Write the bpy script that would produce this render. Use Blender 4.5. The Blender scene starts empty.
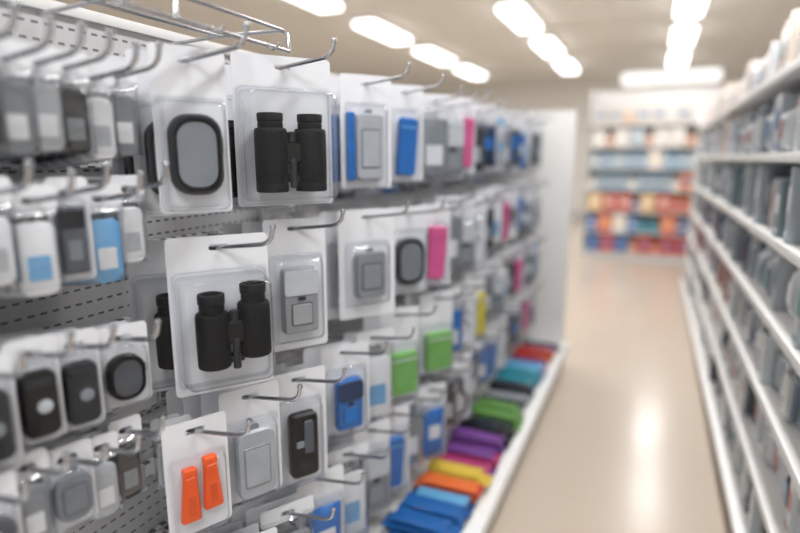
import bpy, bmesh, math, random
from mathutils import Vector, Matrix
R = random.Random(7)
scene = bpy.context.scene
COL = scene.collection

# ------------------------------------------------------------ materials
def lin(c):
    return tuple(((x/255)/12.92 if x/255 <= .04045 else ((x/255+.055)/1.055)**2.4) for x in c)

_m = {}
def mat(name, rgb, rough=.5, metal=0., var=.06, nscale=25., bump=0., spec=.5):
    if name in _m: return _m[name]
    m = bpy.data.materials.new(name); m.use_nodes = True
    nt = m.node_tree; b = nt.nodes['Principled BSDF']
    c = lin(rgb)
    tc = nt.nodes.new('ShaderNodeTexCoord')
    no = nt.nodes.new('ShaderNodeTexNoise'); no.inputs['Scale'].default_value = nscale
    nt.links.new(tc.outputs['Object'], no.inputs['Vector'])
    cr = nt.nodes.new('ShaderNodeValToRGB')
    cr.color_ramp.elements[0].position = .3; cr.color_ramp.elements[1].position = .7
    cr.color_ramp.elements[0].color = tuple(max(0, x*(1-var)) for x in c)+(1,)
    cr.color_ramp.elements[1].color = tuple(min(1, x*(1+var)) for x in c)+(1,)
    nt.links.new(no.outputs['Fac'], cr.inputs['Fac'])
    nt.links.new(cr.outputs['Color'], b.inputs['Base Color'])
    b.inputs['Roughness'].default_value = rough
    b.inputs['Metallic'].default_value = metal
    b.inputs['Specular IOR Level'].default_value = spec
    if bump:
        bp = nt.nodes.new('ShaderNodeBump'); bp.inputs['Strength'].default_value = bump
        bp.inputs['Distance'].default_value = .002
        nt.links.new(no.outputs['Fac'], bp.inputs['Height']); nt.links.new(bp.outputs['Normal'], b.inputs['Normal'])
    _m[name] = m
    return m

def mat_clear(name, bstr, nsc, edge, gl0, gl1):
    m = bpy.data.materials.new(name); m.use_nodes = True
    nt = m.node_tree; nt.nodes.clear(); N = nt.nodes.new; L = nt.links.new
    out = N('ShaderNodeOutputMaterial')
    lw = N('ShaderNodeLayerWeight'); lw.inputs[0].default_value = .5
    tint = N('ShaderNodeMixRGB'); L(lw.outputs['Facing'], tint.inputs[0])
    tint.inputs[1].default_value = (.97, .977, .984, 1); tint.inputs[2].default_value = edge+(1,)
    tr = N('ShaderNodeBsdfTransparent'); L(tint.outputs[0], tr.inputs[0])
    gl = N('ShaderNodeBsdfGlossy'); gl.inputs['Roughness'].default_value = .08
    pw = N('ShaderNodeMath'); pw.operation = 'POWER'; pw.inputs[1].default_value = 3.
    L(lw.outputs['Facing'], pw.inputs[0])
    ma = N('ShaderNodeMath'); ma.operation = 'MULTIPLY_ADD'; ma.inputs[1].default_value = gl1; ma.inputs[2].default_value = gl0
    L(pw.outputs[0], ma.inputs[0])
    mx = N('ShaderNodeMixShader'); L(ma.outputs[0], mx.inputs[0])
    if bstr:
        nz = N('ShaderNodeTexNoise'); nz.inputs['Scale'].default_value = nsc; nz.inputs['Detail'].default_value = 0
        tc = N('ShaderNodeTexCoord'); L(tc.outputs['Object'], nz.inputs['Vector'])
        bp = N('ShaderNodeBump'); bp.inputs['Strength'].default_value = bstr; bp.inputs['Distance'].default_value = .006
        L(nz.outputs['Fac'], bp.inputs['Height']); L(bp.outputs[0], gl.inputs['Normal'])
    L(tr.outputs[0], mx.inputs[1]); L(gl.outputs[0], mx.inputs[2])
    L(mx.outputs[0], out.inputs[0])
    return m
CLEAR = mat_clear('clear_plastic', .9, 22, (.76, .785, .82), .030, .70)
SMOOTHCLEAR = mat_clear('clear_smooth_plastic', 0, 1, (.76, .785, .82), .022, .70)
FILM = mat_clear('clear_film', 1., 50, (.76, .79, .83), .10, .7)

def mat_emit(name, rgb, s):
    m = bpy.data.materials.new(name); m.use_nodes = True
    nt = m.node_tree; nt.nodes.clear()
    o = nt.nodes.new('ShaderNodeOutputMaterial'); e = nt.nodes.new('ShaderNodeEmission')
    e.inputs[0].default_value = lin(rgb)+(1,); e.inputs[1].default_value = s
    nt.links.new(e.outputs[0], o.inputs[0]); return m

def mat_slotted(name, pitch_y, pitch_z, ly, lz, base, slot):
    m = bpy.data.materials.new(name); m.use_nodes = True
    nt = m.node_tree; N = nt.nodes.new; L = nt.links.new
    b = nt.nodes['Principled BSDF']
    tc = N('ShaderNodeTexCoord'); sp = N('ShaderNodeSeparateXYZ'); L(tc.outputs['Object'], sp.inputs[0])
    def mth(op, a, bb=None):
        n = N('ShaderNodeMath'); n.operation = op
        for i, v in enumerate((a, bb)):
            if v is None: continue
            if isinstance(v, (int, float)): n.inputs[i].default_value = v
            else: L(v, n.inputs[i])
        return n.outputs[0]
    fy = mth('FRACT', mth('DIVIDE', sp.outputs['Y'], pitch_y))
    fz = mth('FRACT', mth('ADD', mth('DIVIDE', sp.outputs['Z'], pitch_z), .5+lz/2))
    a = mth('MULTIPLY', mth('LESS_THAN', fy, ly), mth('LESS_THAN', fz, lz))
    mx = N('ShaderNodeMixRGB'); L(a, mx.inputs[0])
    mx.inputs[1].default_value = lin(base)+(1,)
    mx.inputs[2].default_value = lin(slot)+(1,)
    L(mx.outputs[0], b.inputs['Base Color'])
    b.inputs['Roughness'].default_value = .32; b.inputs['Metallic'].default_value = .25
    return m

def mat_floor():
    m = bpy.data.materials.new('vinyl_floor'); m.use_nodes = True
    nt = m.node_tree; N = nt.nodes.new; L = nt.links.new
    b = nt.nodes['Principled BSDF']
    tc = N('ShaderNodeTexCoord')
    br = N('ShaderNodeTexBrick'); br.offset = 0; br.inputs['Scale'].default_value = 1
    br.inputs['Brick Width'].default_value = .6; br.inputs['Row Height'].default_value = .6
    br.inputs['Mortar Size'].default_value = .0018
    br.inputs['Color1'].default_value = lin((186, 173, 159))+(1,)
    br.inputs['Color2'].default_value = lin((184, 171, 157))+(1,)
    br.inputs['Mortar'].default_value = lin((177, 164, 150))+(1,)
    L(tc.outputs['Object'], br.inputs['Vector'])
    b.inputs['Roughness'].default_value = .20
    b.inputs['Specular IOR Level'].default_value = .28
    L(br.outputs['Color'], b.inputs['Base Color'])
    return m

WHITE_CARD = mat('card_white', (210, 212, 217), .32, var=.02)
CHROME = mat('hook_steel', (184, 185, 189), .18, .95, var=.03)
SHELFW = mat('shelf_white', (224, 224, 223), .4, var=.02)
SHELFG = mat('shelf_grey', (202, 202, 201), .4, var=.02)
BLACK = mat('rubber_black', (14, 16, 20), .62, var=.0, nscale=5, spec=.22)
BLACKG = mat('plastic_black_gloss', (8, 10, 14), .32, var=.0, nscale=5, spec=.35)
CHAR = mat('plastic_charcoal', (36, 40, 46), .38, var=.08, spec=.35)
DKGREY = mat('plastic_dark_grey', (74, 79, 87), .38)
MDGREY = mat('plastic_grey', (118, 124, 131), .4)
LTGREY = mat('plastic_light_grey', (166, 171, 177), .35)
SILVER = mat('plastic_silver', (146, 151, 157), .3, .3)
GLASSY = mat('lens_glass', (28, 34, 45), .08, .2)
BLUE = mat('plastic_blue', (34, 102, 176), .35)
LBLUE = mat('plastic_light_blue', (100, 160, 206), .35)
NAVY = mat('plastic_navy', (34, 50, 80), .4)
PINK = mat('plastic_pink', (206, 88, 142), .4)
GREEN = mat('plastic_green', (118, 174, 94), .45)
YEL = mat('plastic_yellow', (210, 196, 72), .45)
ORANGE = mat('plastic_orange', (234, 86, 18), .4)
WHITEP = mat('plastic_white', (216, 218, 222), .35, var=.02)

# ------------------------------------------------------------ mesh helpers
def finish(bm, name, m, smooth=True, ang=32):
    bmesh.ops.recalc_face_normals(bm, faces=bm.faces[:])
    if smooth:
        for f in bm.faces: f.smooth = True
        for e in bm.edges:
            if len(e.link_faces) == 2 and e.calc_face_angle(0) > math.radians(ang): e.smooth = False
    me = bpy.data.meshes.new(name); bm.to_mesh(me); bm.free()
    me.materials.append(m); return me

def ring(w, h, r, n=5):
    r = min(r, w/2-1e-5, h/2-1e-5); pts = []
    for cx, cz, a0 in ((w/2-r, h/2-r, 0), (-w/2+r, h/2-r, 90), (-w/2+r, -h/2+r, 180), (w/2-r, -h/2+r, 270)):
        for i in range(n+1):
            a = math.radians(a0+90*i/n); pts.append((cx+r*math.cos(a), cz+r*math.sin(a)))
    return pts

def loft(name, rings, m, caps=(True, True)):
    bm = bmesh.new(); vs = []
    for (w, h, r, y, zc) in rings:
        vs.append([bm.verts.new((x, y, z+zc)) for x, z in ring(w, h, r)])
    for a, b in zip(vs, vs[1:]):
        n = len(a)
        for i in range(n): bm.faces.new((a[i], a[(i+1) % n], b[(i+1) % n], b[i]))
    if caps[0]: bm.faces.new(vs[0])
    if caps[1]: bm.faces.new(vs[-1])
    return finish(bm, name, m)

def slab(name, w, h, d, r, m, y0=0, zc=0, e=.003):
    e = min(e, d*.45)
    return loft(name, [(w-2*e*.6, h-2*e*.6, r, y0, zc), (w, h, r, y0-e, zc), (w, h, r, y0-d+e, zc), (w-2*e*.7, h-2*e*.7, r, y0-d, zc)], m)

def lathe(name, prof, m, seg=28, axis='Z'):
    bm = bmesh.new(); vs = []
    for r, z in prof:
        vs.append([bm.verts.new((r*math.cos(2*math.pi*i/seg), r*math.sin(2*math.pi*i/seg), z)) for i in range(seg)])
    for a, b in zip(vs, vs[1:]):
        for i in range(seg): bm.faces.new((a[i], a[(i+1) % seg], b[(i+1) % seg], b[i]))
    bm.faces.new(vs[0]); bm.faces.new(vs[-1])
    if axis == 'Y': bmesh.ops.rotate(bm, verts=bm.verts[:], matrix=Matrix.Rotation(math.radians(90), 3, 'X'))
    return finish(bm, name, m)

def bbox(name, sx, sy, sz, m, bev=.003, off=(0, 0, 0), smooth=True):
    bm = bmesh.new(); bmesh.ops.create_cube(bm, size=1)
    bmesh.ops.scale(bm, vec=(sx, sy, sz), verts=bm.verts[:])
    if bev: bmesh.ops.bevel(bm, geom=bm.edges[:], offset=bev, segments=2, affect='EDGES', profile=.6)
    bmesh.ops.translate(bm, vec=off, verts=bm.verts[:])
    return finish(bm, name, m, smooth)

def tube(name, pts, r, m, seg=8, closed=False):
    bm = bmesh.new(); rings_ = []
    P = [Vector(p) for p in pts]
    side = Vector((0, 1, 0))
    n = len(P)
    for i, p in enumerate(P):
        t = (P[(i+1) % n]-P[i-1]).normalized() if closed else (P[min(i+1, n-1)]-P[max(i-1, 0)]).normalized()
        s = side
        if abs(t.dot(s)) > .95: s = Vector((1, 0, 0))
        u = (s-t*s.dot(t)).normalized(); v = t.cross(u)
        rings_.append([bm.verts.new(p+u*r*math.cos(2*math.pi*k/seg)+v*r*math.sin(2*math.pi*k/seg)) for k in range(seg)])
    prs = list(zip(rings_, rings_[1:]))
    if closed: prs.append((rings_[-1], rings_[0]))
    for a, b in prs:
        for k in range(seg): bm.faces.new((a[k], a[(k+1) % seg], b[(k+1) % seg], b[k]))
    if not closed:
        bm.faces.new(rings_[0]); bm.faces.new(rings_[-1])
    return finish(bm, name, m, True, 60)

def pillow(name, w, h, t, m, seed=0, nx=10, nz=10, flat=False, crimp=.0, p=3.2):
    rr = random.Random(seed); bm = bmesh.new()
    ph = [rr.uniform(0, 6) for _ in range(4)]
    F, B = [], []
    for j in range(nz+1):
        fa, ba = [], []
        for i in range(nx+1):
            u = i/nx*2-1; v = j/nz*2-1
            k = max(0, (1-abs(u)**p))**.6*max(0, (1-abs(v)**p))**.6
            if crimp and j >= nz-1: k = 0
            wob = 1+.10*math.sin(3*u+ph[0])*math.sin(4*v+ph[1])
            x = u*w/2*(1-.03*(1-v*v)); z = (v+1)*h/2
            d = t/2*k*wob
            fa.append(bm.verts.new((x, -d-.0008, z)))
            ba.append(bm.verts.new((x, d+.0008, z)))
        F.append(fa); B.append(ba)
    for j in range(nz):
        for i in range(nx):
            bm.faces.new((F[j][i], F[j][i+1], F[j+1][i+1], F[j+1][i]))
            bm.faces.new((B[j][i], B[j+1][i], B[j+1][i+1], B[j][i+1]))
    for i in range(nx):
        bm.faces.new((F[0][i], B[0][i], B[0][i+1], F[0][i+1])); bm.faces.new((F[nz][i], F[nz][i+1], B[nz][i+1], B[nz][i]))
    for j in range(nz):
        bm.faces.new((F[j][0], F[j+1][0], B[j+1][0], B[j][0])); bm.faces.new((F[j][nx], B[j][nx], B[j+1][nx], F[j+1][nx]))
    if flat:
        bmesh.ops.rotate(bm, verts=bm.verts[:], matrix=Matrix.Rotation(math.radians(-90), 3, 'X'))
        zmin = min(v.co.z for v in bm.verts)
        bmesh.ops.translate(bm, verts=bm.verts[:], vec=(0, 0, -zmin))
        yc = sum(v.co.y for v in bm.verts)/len(bm.verts)
        bmesh.ops.translate(bm, verts=bm.verts[:], vec=(0, -yc, 0))
    return finish(bm, name, m, True, 70)

def card_mesh(name, W, H, m, th=.0010):
    cu = bpy.data.curves.new(name, 'CURVE'); cu.dimensions = '2D'; cu.fill_mode = 'BOTH'; cu.extrude = th/2
    def spl(pts):
        s = cu.splines.new('POLY'); s.points.add(len(pts)-1); s.use_cyclic_u = True
        for p, q in zip(s.points, pts): p.co = (q[0], q[1], 0, 1)
    top = .022
    spl([(x, z+top-H/2) for x, z in ring(W, H, min(.008, W*.2))])
    hole = ring(min(.034, W*.4), .011, .005, 4)
    spl([(x, z+.001) for x, z in hole])
    o = bpy.data.objects.new('tmp', cu); COL.objects.link(o)
    bpy.context.view_layer.update()
    dg = bpy.context.evaluated_depsgraph_get()
    me = bpy.data.meshes.new_from_object(o.evaluated_get(dg))
    bpy.data.objects.remove(o); bpy.data.curves.remove(cu)
    me.transform(Matrix.Rotation(math.radians(90), 4, 'X'))
    me.name = name; me.materials.clear(); me.materials.append(m)
    return me

def add(name, me, loc=(0, 0, 0), parent=None, rot=None, label=None, cat=None, group=None, kind=None):
    o = bpy.data.objects.new(name, me); COL.objects.link(o)
    o.location = loc
    if rot: o.rotation_euler = rot
    if parent: o.parent = parent
    if label: o['label'] = label
    if cat: o['category'] = cat
    if group: o['group'] = group
    if kind: o['kind'] = kind
    return o

def instance(T, loc, rotz, label=None, group=None, tilt=0.):
    root = add(T['name'], T.get('mesh'), loc, rot=(0, tilt, rotz), label=label or T['label'], cat=T['cat'], group=group)
    objs = []
    for (n, me, l, r, pi, lb) in T['parts']:
        objs.append(add(n, me, l, parent=(root if pi is None else objs[pi]), rot=r, label=lb))
    return root

# ------------------------------------------------------------ product parts
def P_binocular(s, style):
    if style == 0:
        prof = [(.0280, 0), (.0296, .0010), (.0302, .004), (.0302, .014), (.0295, .0155), (.0295, .018), (.0302, .0195), (.0304, .060), (.0304, .108), (.0298, .114),
                (.0278, .1175), (.0226, .118)]
        cup = [(.0218, 0), (.0230, .0005), (.0232, .003), (.0232, .009), (.0225, .0098), (.0225, .0116), (.0238, .0128), (.0240, .025), (.0228, .027), (.0175, .027), (.0163, .020)]
        ch = .118; ctop = .020; sp = .0388*s
    else:
        prof = [(.0262, 0), (.0276, .0010), (.0282, .004), (.0284, .03), (.0286, .086), (.0280, .093), (.0260, .0965), (.0208, .0972)]
        cup = [(.0200, 0), (.0210, .0005), (.0212, .004), (.0212, .012), (.0205, .0128), (.0205, .0152), (.0226, .0166), (.0228, .031), (.0216, .033), (.0165, .033), (.0154, .025)]
        ch = .0972; ctop = .025; sp = .0360*s
    sc = lambda p: [(a*s, b*s) for a, b in p]
    bar = lathe('barrel', sc(prof), BLACK, 64); cu = lathe('eyecup', sc(cup), BLACK, 64)
    le = lathe('lens', sc([(.0150, .0), (.0150, .002)]), GLASSY)
    br = loft('bridge', [(.034*s, .036*s, .006*s, .012*s, 0), (.036*s, .040*s, .007*s, .008*s, 0), (.036*s, .040*s, .007*s, -.012*s, 0), (.026*s, .034*s, .006*s, -.016*s, 0)], BLACKG)
    arm = loft('lower_arm', [(.028*s, .014*s, .004*s, .008*s, 0), (.028*s, .014*s, .004*s, -.010*s, 0), (.022*s, .010*s, .003*s, -.013*s, 0)], BLACKG)
    wh = lathe('focus_wheel', sc([(.006, 0)]+[q for k in range(5) for q in ((.0090, .001+k*.0036), (.0090, .0026+k*.0036), (.0082, .0030+k*.0036), (.0082, .0042+k*.0036))]+[(.006, .020)]), CHAR, 24)
    hin = lathe('hinge', sc([(.005, 0), (.0070, .001), (.0070, .054), (.005, .056)]), CHAR, 20)
    bz = ch*.62*s
    def rows(y, z0):
        out = [('binoculars', br, (0, y, z0+bz), None, None, 'plain matte black compact binoculars with solid centre bridge')]
        for sx in (-1, 1):
            dz = .0 if (style == 0 or sx < 0) else .012
            out.append(('barrel', bar, (sx*sp, 0, -bz+dz), None, 0, None))
            out.append(('eyecup', cu, (sx*sp, 0, ch*s-bz+dz), None, 0, None))
            out.append(('lens', le, (sx*sp, 0, (ch+ctop-.001)*s-bz+dz), None, 0, None))
        out.append(('focus_wheel', wh, (0, -.006*s, .019*s), None, 0, None))
        out.append(('hinge', hin, (0, -.011*s, -.066*s), None, 0, None))
        out.append(('lower_arm', arm, (0, 0, -.048*s), None, 0, None))
        return out
    return rows

def rim(w, h, r, y, zc):
    return tube('blister_rim', [(x, y, z+zc) for x, z in ring(w, h, r, 6)], .0007, CLEAR, 6, closed=True)

def T_binoc(name, W, H, s, style, zoff, bh, zc, xo=0):
    depth = .061*s
    rows = P_binocular(s, style)
    bl = loft('blister', [(W-.006, bh+.034, .010, -.0012, zc), (W-.010, bh+.030, .010, -.0020, zc), (W-.018, bh+.014, .012, -.0024, zc), (W-.020, bh+.010, .014, -depth*.5, zc), (W-.024, bh+.004, .016, -depth*.92, zc), (W-.034, bh-.006, .016, -depth-.003, zc)], SMOOTHCLEAR, (False, True))
    parts = [('card', card_mesh(name+'_card', W, H, WHITE_CARD), (0, 0, 0), None, None, 'glossy white backing card with hang hole'),
             ('blister', bl, (0, 0, 0), None, None, 'clear moulded plastic blister'),
             ('blister_rim', rim(W-.014, bh+.026, .012, -.0025, zc), (0, 0, 0), None, 1, None)]
    k = len(parts)
    for r in rows(-.0315*s-.0010, zoff):
        n, me, l, ro, pi, lb = r
        if pi is None: l = (xo, l[1], l[2])
        parts.append((n, me, l, ro, None if pi is None else k+pi, lb))
    return dict(name='binoculars_pack', cat='blister pack', label='clear blister pack with black binoculars on white card', parts=parts, dx=depth+.012)

def T_packet(name, W, H, body, face, gw, gh, gd, label, seed=1):
    hc = card_mesh(name+'_header', W, .042, WHITE_CARD)
    film = pillow('film_bag', W*.98, H-.030, gd+.010, FILM, seed, 8, 8, p=4)
    parts = [('header_card', hc, (0, 0, 0), None, None, None),
             ('film_bag', film, (0, 0, -H+.022), None, None, 'crinkled clear film'),
             ('content', loft('content', [(gw*.9, gh*.94, .010, gd*.45, 0), (gw, gh, .012, gd*.2, 0), (gw, gh, .012, -gd*.25, 0), (gw*.9, gh*.94, .010, -gd*.45, 0)], body), (0, 0, -H*.52), None, None, None),
             ('inner_label', slab('inner_label', gw*.6, gh*.34, .001, .002, face, 0, 0, .0003), (0, -gd*.46, -gh*.12), None, 2, None)]
    return dict(name='film_packet', cat='plastic packet', label=label, parts=parts, dx=gd+.014)

def T_gadget(name, W, H, body, face, gw, gh, gd, gr, zoff=None, cardm=None, label='', band=None, btype='panel', side=None, big=False):
    if zoff is None: zoff = -(H*.56)+.0
    cm = card_mesh(name+'_card', W, H, cardm or WHITE_CARD)
    bw, bh = min(W-.010, gw+.022), min(H-.02, gh+.026)
    if big: bw, bh = min(W-.014, gw+.036), min(H-.05, gh+.045)
    bl = loft('blister', [(min(W-.004, bw+.014), bh+.014, .010, -.0010, zoff), (bw, bh, .010, -.0020, zoff), (bw-.006, bh-.006, .012, -gd*.6, zoff), (bw-.010, bh-.010, .012, -gd-.001, zoff), (bw-.018, bh-.018, .012, -gd-.005, zoff)], CLEAR, (False, True))
    e = gd*.22
    parts = [('card', cm, (0, 0, 0), None, None, None), ('blister', bl, (0, 0, 0), None, None, None)]
    if big:
        parts.append(('blister_rim', rim(min(W-.008, bw+.006), bh+.006, .012, -.0018, zoff), (0, 0, 0), None, 1, None))
    D = len(parts)
    f0 = -gd-.0005
    if btype == 'disc':
        rr = min(gw, gh)/2
        parts.append(('device', lathe('device_body', [(rr*.9, 0), (rr, gd*.2), (rr, gd*.8), (rr*.93, gd), (rr*.6, gd), (rr*.55, gd*.85)], body, 30, 'Y'), (0, -.002, zoff), None, None, None))
        parts.append(('hub', lathe('hub', [(rr*.32, 0), (rr*.3, gd*1.05), (rr*.2, gd*1.1)], face, 20, 'Y'), (0, 0, 0), None, D, None))
    elif btype == 'cable':
        pts = []
        for i in range(26):
            a = 2*math.pi*i/26; pts.append((gw*.42*math.cos(a), -gd*.5, gh*.30*math.sin(a)-gh*.15))
        parts.append(('cable', tube('cable', pts, .0065, body, 8, closed=True), (0, 0, zoff), None, None, None))
        parts.append(('plug', slab('plug', gw*.5, gh*.3, gd*.8, .006, face, 0, 0, .003), (0, .003, gh*.30), None, D, None))
        parts.append(('plug_pin', bbox('plug_pin', gw*.18, gd*.3, gh*.10, SILVER, .001), (0, -gd*.3, gh*.50), None, D, None))
    elif btype == 'bag':
        parts.append(('soft_pouch', pillow('soft_pouch', gw, gh, gd, body, int(W*1e4), 8, 8), (0, -gd/2-.002, zoff-gh/2), None, None, None))
        parts.append(('front_label', slab('front_label', gw*.5, gh*.28, .0012, .003, face, 0, 0, .0003), (0, -gd*.5-.001, gh*.55), None, D, None))
    else:
        bd = loft('device_body', [(gw*.92, gh*.94, gr, 0, 0), (gw, gh, gr, -e, 0), (gw, gh, gr, -gd+e, 0), (gw*.93, gh*.95, gr*.9, -gd, 0)], body)
        parts.append(('device', bd, (0, -.002, zoff), (0, math.radians(4), 0) if btype == 'slim' else None, None, None))
    if band:
        parts.append(('header_label', slab('header_label', W*.86, H*.12, .0007, .004, band, 0, 0, .0002), (0, -.0008, -.036), None, None, None))
    if side:
        parts.append(('side_insert', slab('side_insert', .020, gh*1.02, gd*.7, .004, side, 0, 0, .002), (-gw/2-.012, -.002, zoff), None, None, None))
    if btype == 'bezel':
        parts.append(('bezel', loft('bezel', [(gw*.86, gh*.90, gr*.9, 0, 0), (gw*.86, gh*.90, gr*.9, -.004, 0), (gw*.78, gh*.84, gr*.85, -.0045, 0), (gw*.74, gh*.80, gr*.8, 0, 0)], BLACKG, (False, False)), (0, f0+.001, 0), None, D, None))
        parts.append(('screen', slab('screen', gw*.74, gh*.80, .0012, gr*.8, face, 0, 0, .0004), (0, f0+.001, 0), None, D, None))
        parts.append(('side_button', bbox('side_button', .004, gd*.35, gh*.2, BLACKG, .001), (gw/2, -gd/2, gh*.12), None, D, None))
    elif btype == 'lid':
        parts.append(('lid', slab('lid', gw*.98, gh*.38, .004, gr, face, 0, 0, .001), (0, f0+.001, gh*.28), None, D, None))
        parts.append(('inset', slab('inset', gw*.62, gh*.34, .002, .004, DKGREY, 0, 0, .0006), (0, f0+.0008, -gh*.2), None, D, None))
        parts.append(('inset_cover', slab('inset_cover', gw*.56, gh*.31, .002, .004, body, 0, 0, .0006), (0, f0-.0008, -gh*.2), None, D, None))
        parts.append(('button', slab('button', gw*.22, gh*.06, .004, .003, CHAR, 0, 0, .001), (0, f0+.001, gh*.04), None, D, None))
    elif btype == 'screen':
        parts.append(('screen', slab('screen', gw*.70, gh*.60, .0016, .006, face, 0, 0, .0005), (0, f0+.001, -gh*.03), None, D, None))
        parts.append(('inner_panel', slab('inner_panel', gw*.62, gh*.54, .0016, .004, body, 0, 0, .0005), (0, f0-.0002, -gh*.03), None, D, None))
        parts.append(('strap_loop', loft('strap_loop', [(.02, .012, .005, 0, 0), (.02, .012, .005, -.004, 0)], MDGREY), (0, -gd*.4, gh/2+.004), None, D, None))
    elif btype == 'dial':
        parts.append(('dial', lathe('dial', [(gw*.20, 0), (gw*.22, .001), (gw*.22, .003), (gw*.17, .004)], face, 20, 'Y'), (gw*.08, f0+.001, -gh*.02), None, D, 'small pale disc'))
        parts.append(('top_grip', slab('top_grip', gw*.7, gh*.12, .003, .003, CHAR, 0, 0, .001), (0, f0+.001, gh*.34), None, D, None))
    elif btype == 'tool':
        parts.append(('clip', slab('clip', gw*.35, gh*.5, .006, .004, DKGREY, 0, 0, .001), (gw*.1, f0+.001, gh*.15), None, D, None))
        parts.append(('lens', lathe('lens', [(gw*.2, 0), (gw*.2, .003), (gw*.14, .003)], GLASSY, 20, 'Y'), (-gw*.05, f0+.001, -gh*.28), None, D, None))
        parts.append(('switch', slab('switch', gw*.3, gh*.1, .004, .003, MDGREY, 0, 0, .001), (-gw*.2, f0+.001, gh*.05), None, D, None))
    elif btype == 'stick':
        parts.append(('cap', slab('cap', gw*.9, gh*.28, gd*1.05, .003, face, 0, 0, .001), (0, .0005, gh*.30), None, D, None))
        parts.append(('stripe', slab('stripe', gw*.5, gh*.3, .001, .002, face, 0, 0, .0003), (0, f0+.0006, -gh*.15), None, D, None))
    elif btype == 'panel':
        parts.append(('face_panel', slab('face_panel', gw*.72, gh*.42, .0015, .004, face, 0, 0, .0004), (0, f0+.0006, gh*.14), None, D, None))
        parts.append(('button', slab('button', gw*.26, gh*.09, .003, .004, face, 0, 0, .0008), (0, f0+.001, -gh*.26), None, D, None))
    elif btype in ('plain', 'slim'):
        parts.append(('top_seam', slab('top_seam', gw*.98, gh*.03, .0014, .001, face, 0, 0, .0003), (0, f0+.0004, gh*.34), None, D, None))
    return dict(name='gadget_pack', cat='blister pack', label=label, parts=parts, dx=gd+.016)

def T_tags(W, H):
    tag = loft('tag', [(.031, .085, .005, 0, 0), (.036, .09, .006, -.004, 0), (.036, .09, .006, -.010, 0), (.028, .082, .005, -.015, 0)], ORANGE)
    for v in tag.vertices:
        k = (v.co.z+.045)/.09
        v.co.x *= 1.0-.36*max(0, k)
    neck = loft('cap', [(.022, .014, .003, 0, 0), (.024, .016, .003, -.003, 0), (.024, .016, .003, -.012, 0), (.018, .012, .003, -.014, 0)], ORANGE)
    groove = slab('groove', .012, .036, .0012, .003, mat('orange_deep', (214, 76, 16), .5), 0, 0, .0004)
    parts = [('card', card_mesh('tag_card', W, H, WHITE_CARD), (0, 0, 0), None, None, None),
             ('blister', loft('blister', [(W-.01, .155, .012, -.0012, -.118), (W-.018, .148, .012, -.004, -.118), (W-.022, .144, .014, -.016, -.118), (W-.030, .136, .014, -.022, -.118)], CLEAR, (False, True)), (0, 0, 0), None, None, None)]
    for sx in (-1, 1):
        i = len(parts)
        parts.append(('orange_tag', tag, (sx*.0195, -.003, -.112+sx*.006), (0, math.radians(-sx*1.5), 0), None, 'orange wedge-shaped plastic tag'))
        parts.append(('cap', neck, (0, 0, .049), None, i, None))
        parts.append(('groove', groove, (0, -.0150, -.012), None, i, None))
    return dict(name='tag_pack', cat='blister pack', label='blister pack with two orange tapered tags', parts=parts, dx=.036)

T = {}
T['A'] = T_gadget('A', .118, .268, CHAR, MDGREY, .084, .130, .024, .032, -.150, label='blister pack with charcoal rounded handheld device', btype='bezel', big=True)
T['B'] = T_binoc('B', .206, .298, 1.06, 0, -.246, .205, -.156)
T['I'] = T_binoc('I', .178, .290, 1.02, 1, -.208, .185, -.146, xo=.012)
T['J'] = T_gadget('J', .142, .292, SILVER, LTGREY, .080, .145, .026, .008, -.155, label='blister pack with silver flip-lid device', btype='lid', big=True)
T['K'] = T_gadget('K', .175, .300, SILVER, DKGREY, .090, .125, .026, .010, -.155, label='blister pack with pale grey square device', btype='screen', big=True)
T['C'] = T_gadget('C', .150, .290, LTGREY, MDGREY, .080, .170, .022, .012, -.160, label='blister pack with grey device and blue side insert', btype='screen', side=BLUE, big=True)
T['D'] = T_gadget('D', .130, .285, BLUE, LBLUE, .062, .170, .022, .010, -.160, label='blister pack with slim bright blue plastic case', btype='slim', big=True)
T['E'] = T_gadget('E', .130, .285, MDGREY, WHITEP, .100, .190, .026, .016, -.155, label='blister pack with grey soft pouch', btype='bag')
T['F'] = T_gadget('F', .125, .285, PINK, PINK, .068, .185, .024, .010, -.145, label='blister pack with pink plastic case', btype='slim')
T['G'] = T_gadget('G', .130, .300, DKGREY, BLUE, .096, .180, .024, .014, -.160, label='blister pack with grey gadget and blue panel')
T['L'] = T_gadget('L', .150, .280, DKGREY, MDGREY, .105, .150, .026, .040, -.150, label='blister pack with dark grey oval device', btype='bezel', big=True)
T['g'] = T_gadget('g', .145, .300, GREEN, WHITEP, .110, .140, .026, .008, -.190, label='blister pack with lime green case', btype='plain', big=True)
T['y'] = T_gadget('y', .130, .295, YEL, WHITEP, .100, .190, .024, .008, -.165, label='blister pack with yellow case', btype='plain')
T['n'] = T_gadget('n', .130, .280, NAVY, BLUE, .096, .180, .026, .012, -.150, label='blister pack with navy soft pouch', btype='bag')
T['k'] = T_gadget('k', .120, .270, CHAR, BLACKG, .084, .170, .024, .016, -.150, label='blister pack with charcoal gadget', btype='tool')
T['w'] = T_gadget('w', .130, .285, WHITEP, LTGREY, .090, .175, .022, .012, -.155, label='blister pack with white coiled cable and plug', btype='cable')
T['v'] = T_gadget('v', .125, .260, SILVER, DKGREY, .100, .105, .022, .020, -.120, label='blister pack with silver round gadget', btype='disc')
T['u'] = T_gadget('u', .130, .280, LTGREY, LBLUE, .095, .160, .022, .006, -.155, label='blister pack with pale pouch and sky blue header', band=LBLUE, btype='bag')
T['x'] = T_gadget('x', .130, .290, CHAR, DKGREY, .095, .180, .022, .012, -.160, label='blister pack with charcoal coiled cable and plug', btype='cable')
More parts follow.
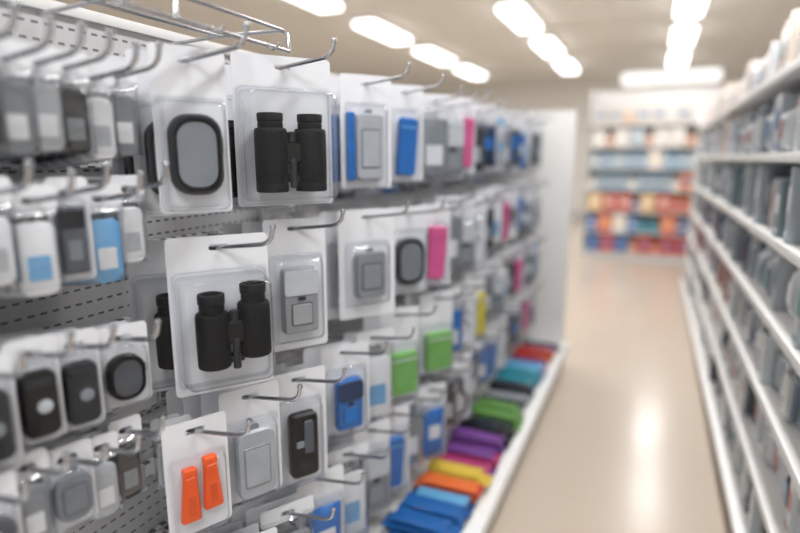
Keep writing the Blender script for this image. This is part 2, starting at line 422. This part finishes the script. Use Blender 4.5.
T['m'] = T_gadget('m', .125, .280, MDGREY, LTGREY, .094, .180, .024, .012, -.155, label='blister pack with mid grey plastic case', btype='lid')
T['b'] = T_gadget('b', .140, .240, BLUE, NAVY, .074, .138, .026, .010, -.135, label='blister pack with blue upright device', btype='lid', big=True)
T['d'] = T_gadget('d', .135, .275, BLACKG, DKGREY, .066, .155, .028, .012, -.150, label='blister pack with black pocket tool', btype='tool', big=True)
T['c'] = T_gadget('c', .125, .240, LTGREY, SILVER, .080, .145, .022, .020, -.135, label='blister pack with translucent grey gadget', btype='screen')
T['bb'] = T_gadget('bb', .130, .290, BLUE, WHITEP, .096, .185, .024, .010, -.160, label='blister pack with blue soft pouch', btype='bag')
T['o'] = T_tags(.114, .215)
T['P1'] = T_packet('P1', .128, .290, MDGREY, WHITEP, .104, .190, .018, 'clear film packet with grey item inside', 1)
T['P2'] = T_packet('P2', .124, .280, CHAR, LTGREY, .096, .175, .018, 'clear film packet with charcoal item inside', 2)
T['P3'] = T_packet('P3', .126, .285, BLUE, WHITEP, .098, .170, .018, 'clear film packet with blue item inside', 3)
T['P4'] = T_packet('P4', .124, .290, WHITEP, LBLUE, .098, .185, .016, 'clear film packet with white item and blue label', 4)
T['f1'] = T_packet('f1', .120, .170, LTGREY, WHITEP, .100, .100, .012, 'short clear film packet with pale grey item', 21)
T['f2'] = T_packet('f2', .120, .165, CHAR, LTGREY, .095, .095, .012, 'short clear film packet with charcoal item', 22)
T['f3'] = T_packet('f3', .120, .170, BLUE, WHITEP, .095, .095, .012, 'short clear film packet with blue item', 23)
T['f4'] = T_packet('f4', .120, .170, DKGREY, LTGREY, .100, .100, .012, 'short clear film packet with dark grey item', 24)
T['s1'] = T_packet('s1', .052, .140, CHAR, MDGREY, .036, .090, .009, 'small clear film packet with dark item', 5)
T['s2'] = T_packet('s2', .052, .136, LTGREY, WHITEP, .038, .088, .009, 'small clear film packet with pale grey item', 6)
T['s3'] = T_packet('s3', .052, .140, MDGREY, WHITEP, .038, .092, .009, 'small clear film packet with grey item', 7)
T['s4'] = T_packet('s4', .052, .138, WHITEP, LTGREY, .038, .088, .009, 'small clear film packet with white item', 8)
T['s5'] = T_packet('s5', .062, .150, LBLUE, WHITEP, .046, .096, .009, 'small clear film packet with pale blue item', 9)
T['s6'] = T_packet('s6', .062, .130, MDGREY, LTGREY, .050, .080, .012, 'small clear film packet with soft grey item', 10)
T['s7'] = T_packet('s7', .060, .150, WHITEP, LBLUE, .046, .100, .009, 'small clear film packet with white box and blue label', 11)
T['s8'] = T_packet('s8', .056, .150, DKGREY, LBLUE, .040, .098, .009, 'small clear film packet with dark item and blue label', 12)
T['q'] = T_gadget('q', .064, .150, LBLUE, WHITEP, .046, .092, .010, .004, -.066, label='small blister pack with blue and white box', btype='panel')
T['qg'] = T_gadget('qg', .054, .148, DKGREY, MDGREY, .034, .096, .010, .004, -.066, label='narrow blister pack with dark grey stick gadget', btype='stick')
T['r'] = T_gadget('r', .064, .150, BLACKG, LTGREY, .044, .094, .020, .012, -.068, label='narrow blister pack with black item and pale disc', btype='dial')
T['rg'] = T_gadget('rg', .064, .150, CHAR, MDGREY, .044, .094, .020, .012, -.068, label='narrow blister pack with charcoal item and grey disc', btype='dial')
T['s'] = T_gadget('s', .086, .134, BLACKG, DKGREY, .058, .074, .020, .026, -.060, label='small blister pack with black rounded device', btype='bezel')
T['tv'] = T_gadget('tv', .068, .130, MDGREY, DKGREY, .050, .074, .014, .020, -.055, label='small blister pack with soft grey device', btype='screen')
T['td'] = T_gadget('td', .068, .130, DKGREY, LTGREY, .052, .054, .014, .020, -.055, label='small blister pack with dark grey round device', btype='disc')

# ------------------------------------------------------------ left display
BX = -.95
XF = -.70
SL = math.tan(math.radians(7))
def hook_mesh(L):
    pts = [(0, 0, 0), (L*.5, 0, L*.5*SL), (L-.02, 0, (L-.02)*SL), (L-.008, 0, (L-.008)*SL+.003), (L, 0, L*SL+.010), (L+.004, 0, L*SL+.026)]
    return tube('wire', pts, .0040, CHROME, 10)
HKL = {'long': (.345, XF), 'short': (.26, -.75), 'tiny': (.095, -.872)}
HKM = {k: hook_mesh(v[0]) for k, v in HKL.items()}
TIP = lathe('tip_cap', [(.002, -.002), (.0050, 0), (.0054, .003), (.0042, .006), (.001, .007)], CHROME, 12)
PLATE = bbox('mounting_plate', .006, .032, .022, CHROME, .002)

def hook(y, z, size='long'):
    L, xr = HKL[size]
    x0 = BX+.022
    z0 = z-(xr-x0)*SL
    root = add('display_hook', None, (x0, y, z0), label='chrome wire display hook with upturned tip', cat='display hook', group='display hooks on the slotted panel')
    add('wire', HKM[size], parent=root)
    add('mounting_plate', PLATE, (-.001, 0, 0), parent=root)
    add('tip_cap', TIP, (L+.004, 0, L*SL+.026), parent=root)

def hang(kind, y, ztop, alpha, n=3, x=XF, group=None, size='long', jit=0., back=None):
    zt = ztop-.022
    hook(y, zt, size)
    xr = HKL[size][1]
    xx = x
    for i in range(n):
        k = kind if (i == 0 or not back) else back
        if i: xx -= max(T[k]['dx'], T[kind]['dx'] if i == 1 else 0)/math.cos(math.radians(alpha))*1.06
        if xx < BX+.06: break
        instance(T[k], (xx, y, zt+(xx-xr)*SL), math.radians(90-alpha+R.uniform(-jit, jit)), group=group)

rows = [
 ('A', .727, 1.527, 33, 3, 0), ('B', .985, 1.551, 36, 2, 0), ('C', 1.349, 1.561, 34, 2, 1), ('D', 1.60, 1.565, 35, 2, 2),
 ('I', .770, 1.215, 36, 3, 0), ('J', 1.007, 1.222, 34, 3, 0), ('K', 1.346, 1.215, 34, 2, 1), ('L', 1.62, 1.20, 36, 2, 2),
 ('o', .684, .902, 26, 3, 0, 's2'), ('c', .832, .905, 28, 4, 1), ('d', 1.00, .878, 32, 3, 1), ('b', 1.215, .872, 33, 2, 1), ('g', 1.56, .885, 35, 2, 1), ('g', 1.83, .875, 35, 2, 1), ('P4', 1.39, .86, 36, 2, 2),
 ('P3', .66, .585, 30, 3, 2), ('u', .80, .590, 31, 3, 2), ('P1', .94, .580, 32, 3, 2), ('bb', 1.08, .585, 33, 3, 2), ('P4', 1.22, .58, 34, 3, 2), ('m', 1.36, .585, 34, 3, 2), ('D', 1.50, .575, 35, 3, 2), ('P1', 1.64, .57, 35, 3, 2),
]
far_rows = [
 (1.565, 1.780, ['P1', 'm', 'F', 'P2', 'n', 'u', 'P1', 'G', 'bb', 'P4', 'k', 'P1']),
 (1.205, 1.800, ['F', 'P1', 'm', 'w', 'P2', 'P4', 'F', 'v', 'P3', 'E', 'P4', 'x']),
 (.875, 1.990, ['P3', 'w', 'y', 'P1', 'm', 'P4', 'P2', 'F', 'P1', 'E', 'u']),
 (.565, 1.785, ['bb', 'P2', 'x', 'P1', 'P3', 'D', 'w', 'P2', 'n', 'P1', 'F', 'm']),
]
for zt, y, ks in far_rows:
    i = 0
    while y < 3.58 and i < len(ks):
        rows.append((ks[i], y, zt+(y-1.6)*(.018 if zt > 1.4 else .004)+R.uniform(-.030, .012), 37, 2, 7)); y += .156; i += 1
gn = {0: 'blister packs on the upper hooks', 1: 'blister packs on the second row of hooks', 2: 'blister packs on the third row of hooks', 3: 'blister packs on the lowest row of hooks'}
for rw in rows:
    k, y, zt, a, n, jt = rw[:6]
    g = gn[0 if zt > 1.4 else 1 if zt > 1.1 else 2 if zt > .7 else 3]
    hang(k, y, zt, a, n, group=g, jit=jt, x=XF if y < 1.7 else -.675, back=rw[6] if len(rw) > 6 else None)
fill = ['f1', 'f4', 'f2', 'f1', 'f3', 'f4', 'f2']
i = 0
for zt in (1.382, 1.050, .728):
    y = 1.20
    while y < 3.6:
        hang(fill[i % len(fill)], y, zt, 12, 1, x=-.872, size='tiny', group='rear packs close to the slotted panel', jit=3)
        i += 1; y += .165

near = []
for i in range(9):
    near.append((['s3', 's1', 's4', 's1', 's3', 's2', 's1', 's4', 's3'][i], .312+i*.0405, 1.496+R.uniform(-.010, .008), 7))
near += [('s8', .320, 1.326, 6), ('q', .376, 1.320, 6), ('s4', .428, 1.328, 6), ('s7', .480, 1.316, 6), ('qg', .532, 1.324, 6), ('s5', .584, 1.312, 6), ('s4', .632, 1.324, 5),
         ('r', .330, 1.114, 4), ('rg', .392, 1.106, 4), ('r', .454, 1.112, 4), ('rg', .516, 1.104, 4), ('s', .592, 1.092, 4),
         ('s6', .316, .956, 6), ('td', .376, .948, 5), ('s3', .430, .956, 6), ('tv', .486, .940, 5), ('s2', .540, .930, 6), ('s1', .586, .938, 6)]
for k, y, zt, n in near:
    hang(k, y, zt, 17, n, x=-.75, group='small blister packs on the short hooks', size='short', jit=3)

def wire_rack(y0, y1):
    z = 1.545
    root = add('wire_rack', None, (BX, (y0+y1)/2, z), label='chrome wire rack with drop hooks on panel top', cat='wire rack')
    w = (y1-y0)/2
    for k in range(4):
        yy = -w+2*w*k/3
        add('rack_arm', tube('rack_arm', [(.018, yy, .034), (.14, yy, .040), (.295, yy, .038), (.31, yy, .030), (.312, yy, .0)], .0038, CHROME), parent=root)
    for xx, zz in ((.312, 0.), (.300, .038), (.15, .040)):
        add('rack_bar', tube('rack_bar', [(xx, -w, zz), (xx, w, zz)], .0038, CHROME), parent=root)
    for yy in (-w*.72, -w*.30, w*.08, w*.50, w*.84):
        add('drop_hook', tube('drop_hook', [(.312, yy, .004), (.318, yy, -.004), (.324, yy, -.008), (.332, yy, -.006), (.337, yy, .002)], .0028, CHROME), parent=root)
wire_rack(.10, .92)

Y0, Y1 = -.3, 3.70
g = add('gondola_shelving', None, (-1.0, 1.6, 0), label='grey slotted-panel display gondola with white base deck', cat='shelving')
gp = lambda n, me, loc, **k: add(n, me, (loc[0]+1.0, loc[1]-1.6, loc[2]), parent=g, **k)
gp('back_panel', bbox('back_panel', .03, Y1-Y0, 1.47, mat_slotted('slotted_metal', .022, .027, .55, .16, (190, 190, 192), (104, 104, 108)), .0), (BX-.015, (Y0+Y1)/2, .855), label='grey metal panel with rows of slots')
gp('top_cap', bbox('top_cap', .05, Y1-Y0, .02, SHELFG, .004), (BX-.015, (Y0+Y1)/2, 1.60))
gp('base_deck', bbox('base_deck', .53, Y1-Y0, .03, SHELFW, .004), (-.705, (Y0+Y1)/2, .125), label='white base shelf')
gp('price_rail', bbox('price_rail', .016, Y1-Y0, .062, SHELFW, .003), (-.432, (Y0+Y1)/2, .118))
gp('kick_plate', bbox('kick_plate', .02, Y1-Y0, .108, SHELFG, .0), (-.47, (Y0+Y1)/2, .055))
gp('end_panel', bbox('end_panel', .50, .03, 1.64, SHELFW, .004), (-.715, Y1+.017, .82), label='white end panel')
for yy in (.0, 1.2, 2.4):
    gp('upright', bbox('upright', .012, .035, 1.45, SHELFG, .002), (BX+.006, yy+.02, .855))
railm = mat_slotted('slotted_rail', .030, .040, .5, .30, (212, 212, 214), (88, 88, 92))
for zz in (1.478, 1.350, 1.165, 1.02, .846, .695, .530):
    gp('slotted_rail', bbox('slotted_rail', .012, Y1-Y0-.02, .034, railm, .002), (BX+.007, (Y0+Y1)/2, zz), label='bright slotted metal rail')

# folded packs on the base deck
WR = {'blue': (34, 88, 152), 'dark blue': (30, 56, 98), 'orange': (206, 102, 52), 'yellow': (198, 170, 66), 'magenta': (160, 54, 104), 'purple': (104, 62, 128), 'black': (22, 24, 27), 'charcoal': (50, 54, 60),
      'green': (88, 132, 66), 'teal': (54, 136, 154), 'sky blue': (92, 152, 192), 'red': (176, 60, 50), 'grey': (132, 138, 144)}
zones = [(1.30, ['blue', 'grey']), (1.68, ['blue', 'sky blue', 'blue', 'dark blue', 'grey']), (1.80, ['orange', 'orange', 'red']), (1.92, ['yellow', 'yellow', 'orange']), (2.03, ['magenta', 'purple']), (2.12, ['purple', 'grey']), (2.36, ['black', 'charcoal', 'grey', 'charcoal']),
         (2.52, ['green', 'green', 'charcoal']), (2.78, ['charcoal', 'green', 'black', 'grey']), (2.98, ['teal', 'teal', 'sky blue']), (3.08, ['sky blue', 'magenta']), (3.20, ['magenta', 'purple', 'red']), (3.42, ['red', 'red', 'orange']), (9, ['black', 'grey', 'blue'])]
FM = {}
yy = 1.05
i = 0
while yy < 3.60:
    pool = next(c for lim, c in zones if yy < lim)
    hgt = R.choice([4, 6, 7, 5])
    for j in range(hgt):
        cn = pool[0] if R.random() < .5 else R.choice(pool)
        if cn not in FM:
            FM[cn] = [pillow('folded_pack', wv, .074, .0080, mat('wrap_'+cn.replace(' ', '_'), WR[cn], .12), len(FM)*3+ii, flat=True, p=4.0, nx=12) for ii, wv in enumerate((.21, .23, .19))]
        add('folded_textile_pack', FM[cn][R.randrange(3)], (-.578+R.uniform(-.028, .012), yy+R.uniform(-.004, .004), .1415+j*.0112), rot=(0, 0, math.radians(R.uniform(-4, 4))),
            label='%s folded textile in thin plastic wrap on base shelf' % cn, cat='folded textile', group='folded textiles stacked on the base shelf')
    yy += .088; i += 1

# ------------------------------------------------------------ right shelving
RX, RY0, RY1 = .36, 1.0, 6.3
g2 = add('wall_shelving_unit', None, (.6, 3.6, 0), label='white metal gondola with seven packed shelves', cat='shelving')
def g2p(n, me, loc, p=None, **k):
    return add(n, me, (loc[0]-.6, loc[1]-3.6, loc[2]) if p is None else loc, parent=p or g2, **k)
LEN = RY1-RY0; YM = (RY0+RY1)/2
g2p('back_panel', bbox('back_panel', .03, LEN, 1.9, SHELFG, 0), (.815, YM, .95))
shz = [.13, .37, .62, .86, 1.10, 1.365, 1.635]
shelf_me = bbox('shelf', .43, LEN-.01, .020, SHELFW, .001)
rail_me = bbox('price_rail', .008, LEN-.01, .030, SHELFW, .001)
for i, z in enumerate(shz):
    s = g2p('shelf' if i else 'base_shelf', shelf_me, (RX+.222-(.02 if i == 0 else 0), YM, z-.010))
    g2p('price_rail', rail_me, (-.2195, 0, -.003), p=s)
g2p('kick_plate', bbox('kick_plate', .02, LEN, .11, SHELFG, 0), (RX+.02, YM, .055))
for yy in (RY0+.02, 2.9, 4.6):
    g2p('upright', bbox('upright', .012, .03, 1.88, SHELFG, .001), (.794, yy, .95))
g2p('end_panel', bbox('end_panel', .46, .025, 1.86, SHELFW, .003), (RX+.235, RY1+.014, .93), label='white end panel')

pal = [
 [(36, 100, 80), (44, 84, 84), (126, 142, 140), (56, 68, 76), (180, 184, 184), (200, 204, 206)],
 [(146, 156, 162), (84, 98, 112), (200, 204, 208), (54, 66, 80), (76, 134, 122), (216, 218, 220)],
 [(76, 118, 162), (194, 200, 204), (82, 96, 116), (160, 104, 96), (218, 220, 222), (116, 128, 138)],
 [(88, 102, 118), (142, 152, 160), (202, 206, 210), (54, 72, 98), (220, 222, 224), (160, 166, 172)],
 [(70, 114, 138), (148, 158, 166), (212, 214, 216), (84, 94, 106), (222, 224, 226), (112, 130, 136)],
 [(224, 226, 228), (202, 207, 212), (160, 170, 180), (212, 200, 192), (124, 156, 176), (182, 189, 196)],
 [(236, 234, 232), (224, 212, 206), (224, 192, 184), (208, 210, 214), (238, 236, 234), (214, 202, 190)],
]
item_cache = {}
def shelf_item(si, ci, kind, w, h, d):
    key = (si, ci, kind)
    if key in item_cache: return item_cache[key]
    m = mat('pack_%d_%d' % (si, ci), pal[si][ci], .3, var=.10, nscale=18)
    lm = WHITEP if (si+ci) % 2 else mat('pack_lab_%d' % ((si+ci) % 5), [(70, 126, 178), (176, 108, 100), (216, 216, 214), (90, 144, 140), (150, 170, 190)][(si+ci) % 5], .4)
    if kind == 'pouch':
        b = pillow('pouch', w, h, d*.8, m, si*7+ci, 8, 8, crimp=1)
        parts = [('header_strip', bbox('header_strip', w*.96, .006, h*.12, lm, .001), (0, 0, h*.97), None, None, None),
                 ('front_label', pillow('front_label', w*.6, h*.35, .004, lm, 3, 3, 3), (0, -d*.40-.001, h*.3), None, None, None)]
        t = dict(name='pouch_pack', cat='pouch', label='', parts=parts, mesh=b, cl='soft plastic pouch with header strip')
    elif kind == 'case':
        b = bbox('case', w, d, h, m, .002, (0, 0, h/2))
        parts = [('spine_label', bbox('spine_label', w*.8, .0014, h*.34, lm, .0004), (0, -d/2-.0005, h*.58), None, None, None),
                 ('spine_band', bbox('spine_band', w*.96, .0012, h*.06, lm, .0003), (0, -d/2-.0004, h*.12), None, None, None)]
        t = dict(name='boxed_product', cat='box', label='', parts=parts, mesh=b, cl='thin upright box with printed spine')
    else:
        b = slab('backing_card', w, h, .002, .008, WHITEP, d/2, h/2, .0005)
        parts = [('content', loft('content', [(w*.66, h*.62, .010, 0, 0), (w*.72, h*.66, .010, -.006, 0), (w*.72, h*.66, .010, -d*.7, 0), (w*.60, h*.56, .010, -d*.78, 0)], m), (0, d/2-.003, h*.42), None, None, None),
                 ('clear_shell', loft('clear_shell', [(w*.96, h*.86, .010, 0, 0), (w*.86, h*.78, .010, -.002, 0), (w*.84, h*.76, .012, -d*.8, 0), (w*.76, h*.70, .012, -d*.9, 0)], CLEAR, (False, True)), (0, d/2-.0025, h*.44), None, None, None),
                 ('header_print', slab('header_print', w*.8, h*.10, .0008, .003, lm, 0, 0, .0002), (0, d/2-.0025, h*.93), None, None, None)]
        t = dict(name='shell_pack', cat='blister pack', label='', parts=parts, mesh=b, cl='upright clear shell pack on card')
    item_cache[key] = t
    return t
snames = ['lowest', 'second', 'third', 'fourth', 'fifth', 'sixth', 'top']
for si, z in enumerate(shz):
    y = {0: 1.45, 1: 1.35, 2: 1.3, 3: 1.35}.get(si, 1.45)
    hmax = [.19, .205, .20, .20, .225, .23, .19][si]
    while y < RY1-.14:
        ci = R.randrange(6)
        kind = R.choice(['case', 'case', 'shell', 'shell', 'pouch'] if y < 3.6 else ['shell', 'pouch', 'case'])
        wd = {'pouch': .066, 'shell': .062, 'case': .020}[kind]+.011*((ci*3) % 4); hh = hmax*(.80+.10*((ci+si) % 3)); dd = .06+.05*(ci % 2)
        if kind == 'pouch': hh *= .93
        t = shelf_item(si, ci, kind, wd, hh, dd)
        dark = sum(pal[si][ci])/3
        cn = 'dark' if dark < 95 else 'mid-toned' if dark < 150 else 'pale grey' if dark < 200 else 'off-white'
        xx = RX+.076+R.uniform(-.014, .020)
        instance(t, (xx, y+wd/2, z+.0005), math.radians(-90+R.uniform(-4, 4)), label='%s %s on packed shelf' % (cn, t['cl']),
                 group='products on the %s shelf of the white gondola' % snames[si])
        y += wd+R.uniform(.005, .009)

# ------------------------------------------------------------ far shelving
FY = 8.0
g3 = add('end_shelving_unit', None, (.2, FY+.3, 0), label='tall pale shelving unit filled with colourful boxes', cat='shelving')
g3p = lambda n, me, loc, **k: add(n, me, (loc[0]-.2, loc[1]-FY-.3, loc[2]), parent=g3, **k)
FX0, FX1 = -.84, 1.20
g3p('back_panel', bbox('back_panel', FX1-FX0, .03, 2.24, SHELFW, 0), ((FX0+FX1)/2, FY+.46, 1.12))
fz = [.10, .38, .66, .94, 1.22, 1.50, 1.78]
fs = bbox('shelf', FX1-FX0-.04, .42, .02, SHELFW, .002)
for z in fz: g3p('shelf', fs, ((FX0+FX1)/2, FY+.23, z-.01))
for x in (FX0+.010, FX1-.010): g3p('side_panel', bbox('side_panel', .016, .30, 2.24, SHELFW, .002), (x, FY+.30, 1.12))
g3p('kick_plate', bbox('kick_plate', FX1-FX0-.06, .02, .085, SHELFG, 0), ((FX0+FX1)/2, FY+.05, .043))
fpal = [[(212, 92, 40), (184, 58, 44), (226, 220, 212), (212, 136, 74), (66, 100, 154)], [(48, 108, 174), (212, 92, 40), (228, 223, 218), (58, 84, 140), (50, 134, 142), (212, 92, 40)], [(196, 78, 56), (228, 223, 218), (60, 120, 176), (222, 184, 130), (212, 110, 60)], [(228, 223, 218), (208, 132, 100), (116, 152, 180), (222, 216, 210)],
        [(176, 190, 200), (210, 150, 126), (230, 225, 221), (128, 162, 188)], [(228, 223, 218), (206, 194, 186), (214, 166, 146), (170, 186, 198)], [(230, 226, 221), (212, 205, 198), (218, 190, 174)]]
FB = {}
for si, z in enumerate(fz):
    x = FX0+.05
    while x < FX1-.22:
        ci = R.randrange(len(fpal[si])); wd = .08+.05*((ci*2+si) % 3)
        key = (si, ci)
        h = .14+.04*((ci*2+si) % 3)
        if key not in FB:
            c = fpal[si][ci]; m = mat('carton_%d_%d' % key, c, .5, var=.08)
            FB[key] = dict(name='carton', cat='box', label='', mesh=bbox('carton', wd, .14, h, m, .004, (0, 0, h/2)),
                           parts=[('front_label', bbox('front_label', wd*.7, .0014, h*.22, mat('carton_lab_%d' % (ci % 3), [(236, 234, 230), (120, 150, 190), (232, 216, 180)][ci % 3], .5), .0004), (0, -.0705, h*.55), None, None, None)])
        c = fpal[si][ci]
        nm = 'orange' if c[0] > 200 and c[2] < 101 and c[1] > 88 else 'red' if c[0] > 170 and c[1] < 89 else 'blue' if c[2] > c[0]+15 else 'pale'
        instance(FB[key], (x+wd/2, FY+.10+R.uniform(0, .03), z+.0005), R.uniform(-.03, .03), label='%s carton on tall end shelving' % nm, group='cartons on the tall end shelving')
        x += wd+R.uniform(.006, .014)

# ------------------------------------------------------------ room shell
CEIL = 3.1
def mat_ceiling():
    m = bpy.data.materials.new('ceiling_tiles'); m.use_nodes = True
    nt = m.node_tree; N = nt.nodes.new; L = nt.links.new; b = nt.nodes['Principled BSDF']
    tc = N('ShaderNodeTexCoord'); br = N('ShaderNodeTexBrick'); br.offset = 0
    br.inputs['Scale'].default_value = 1; br.inputs['Brick Width'].default_value = .6; br.inputs['Row Height'].default_value = .6
    br.inputs['Mortar Size'].default_value = .006
    br.inputs['Color1'].default_value = lin((238, 235, 229))+(1,); br.inputs['Color2'].default_value = lin((236, 233, 227))+(1,)
    br.inputs['Mortar'].default_value = lin((224, 220, 213))+(1,)
    L(tc.outputs['Object'], br.inputs['Vector']); L(br.outputs['Color'], b.inputs['Base Color'])
    b.inputs['Roughness'].default_value = .8
    return m
X0, X1, YB, YF = -8., 3.2, -2.5, 14.
XM, YMM = (X0+X1)/2, (YB+YF)/2
WALLM = mat('wall_paint', (234, 231, 226), .7, var=.02, nscale=2)
add('floor', bbox('floor', X1-X0, YF-YB, .1, mat_floor(), 0, smooth=False), (XM, YMM, -.05), kind='structure')
add('ceiling', bbox('ceiling', X1-X0, YF-YB, .1, mat_ceiling(), 0, smooth=False), (XM, YMM, CEIL+.05), kind='structure')
add('wall_back', bbox('wall_back', X1-X0, .1, CEIL, WALLM, 0), (XM, YF+.05, CEIL/2), kind='structure')
add('wall_left', bbox('wall_left', .1, YF-YB, CEIL, WALLM, 0), (X0-.05, YMM, CEIL/2), kind='structure')
add('wall_right', bbox('wall_right', .1, YF-YB, CEIL, WALLM, 0), (X1+.05, YMM, CEIL/2), kind='structure')
add('baseboard_back', bbox('baseboard_back', X1-X0-.02, .015, .1, SHELFG, .002), (XM, YF-.009, .05), kind='structure')

EM = mat_emit('diffuser_glow', (255, 252, 250), 5.5)
EMS = mat_emit('soft_diffuser_glow', (255, 250, 244), 1.5)
TR = bbox('fixture_frame', .34, 1.30, .05, SHELFW, .004)
DF = bbox('diffuser', .28, 1.22, .060, EM, .015)
for x in (-3.5, -1.64, .23):
    for y in (-1.0, 1.2, 3.3, 5.3, 7.3, 9.3, 11.3):
        r = add('ceiling_light', None, (x, y, CEIL), label='long white fluorescent ceiling light fixture', cat='ceiling light', group='fluorescent fixtures on the ceiling')
        add('fixture_frame', TR, (0, 0, -.026), parent=r)
        add('diffuser', DF, (0, 0, -.078), parent=r, label='glowing translucent diffuser')
r = add('wide_ceiling_light', None, (.15, 12.9, CEIL), label='wide softly glowing light fixture near the end wall', cat='ceiling light')
add('fixture_frame', bbox('fixture_frame', 1.9, .4, .06, SHELFW, .004), (0, 0, -.031), parent=r)
add('diffuser', bbox('diffuser', 1.8, .34, .22, EMS, .08), (0, 0, -.172), parent=r)

def area(x, y, z, sx, sy, e, col=(1, .99, .985), rot=(0, 0, 0)):
    l = bpy.data.lights.new('fixture_lamp', 'AREA'); l.shape = 'RECTANGLE'; l.size = sx; l.size_y = sy; l.energy = e; l.color = col
    o = bpy.data.objects.new('fixture_lamp', l); COL.objects.link(o); o.location = (x, y, z); o.rotation_euler = rot
    return o
for x, y, e in ((.23, 1.2, 38), (.23, 3.3, 24), (.23, -1.0, 45), (.23, 5.3, 19), (.23, 7.3, 19), (-1.64, 5.3, 26), (-1.64, 9.3, 38), (.23, 9.3, 22), (-3.5, 9.3, 50), (-3.5, 5.3, 34)):
    area(x, y, CEIL-.115, .28, 1.2, e)

w = bpy.data.worlds.new('world'); scene.world = w; w.use_nodes = True
bg = w.node_tree.nodes['Background']; bg.inputs[0].default_value = (.95, .975, 1, 1); bg.inputs[1].default_value = .95

# ------------------------------------------------------------ camera
th, ph = math.atan(.4471), math.radians(10.96)
F = Vector((-math.sin(th)*math.cos(ph), math.cos(th)*math.cos(ph), -math.sin(ph)))
cam = bpy.data.cameras.new('camera'); cam.lens = 25.2; cam.sensor_width = 36
cam.clip_start = .02; cam.clip_end = 60
cam.dof.use_dof = True; cam.dof.focus_distance = 1.08; cam.dof.aperture_fstop = .92
co = bpy.data.objects.new('camera', cam); COL.objects.link(co)
co.location = (0, 0, 1.35); co.rotation_euler = F.to_track_quat('-Z', 'Y').to_euler()
scene.camera = co
scene.view_settings.view_transform = 'Standard'
scene.view_settings.exposure = .06
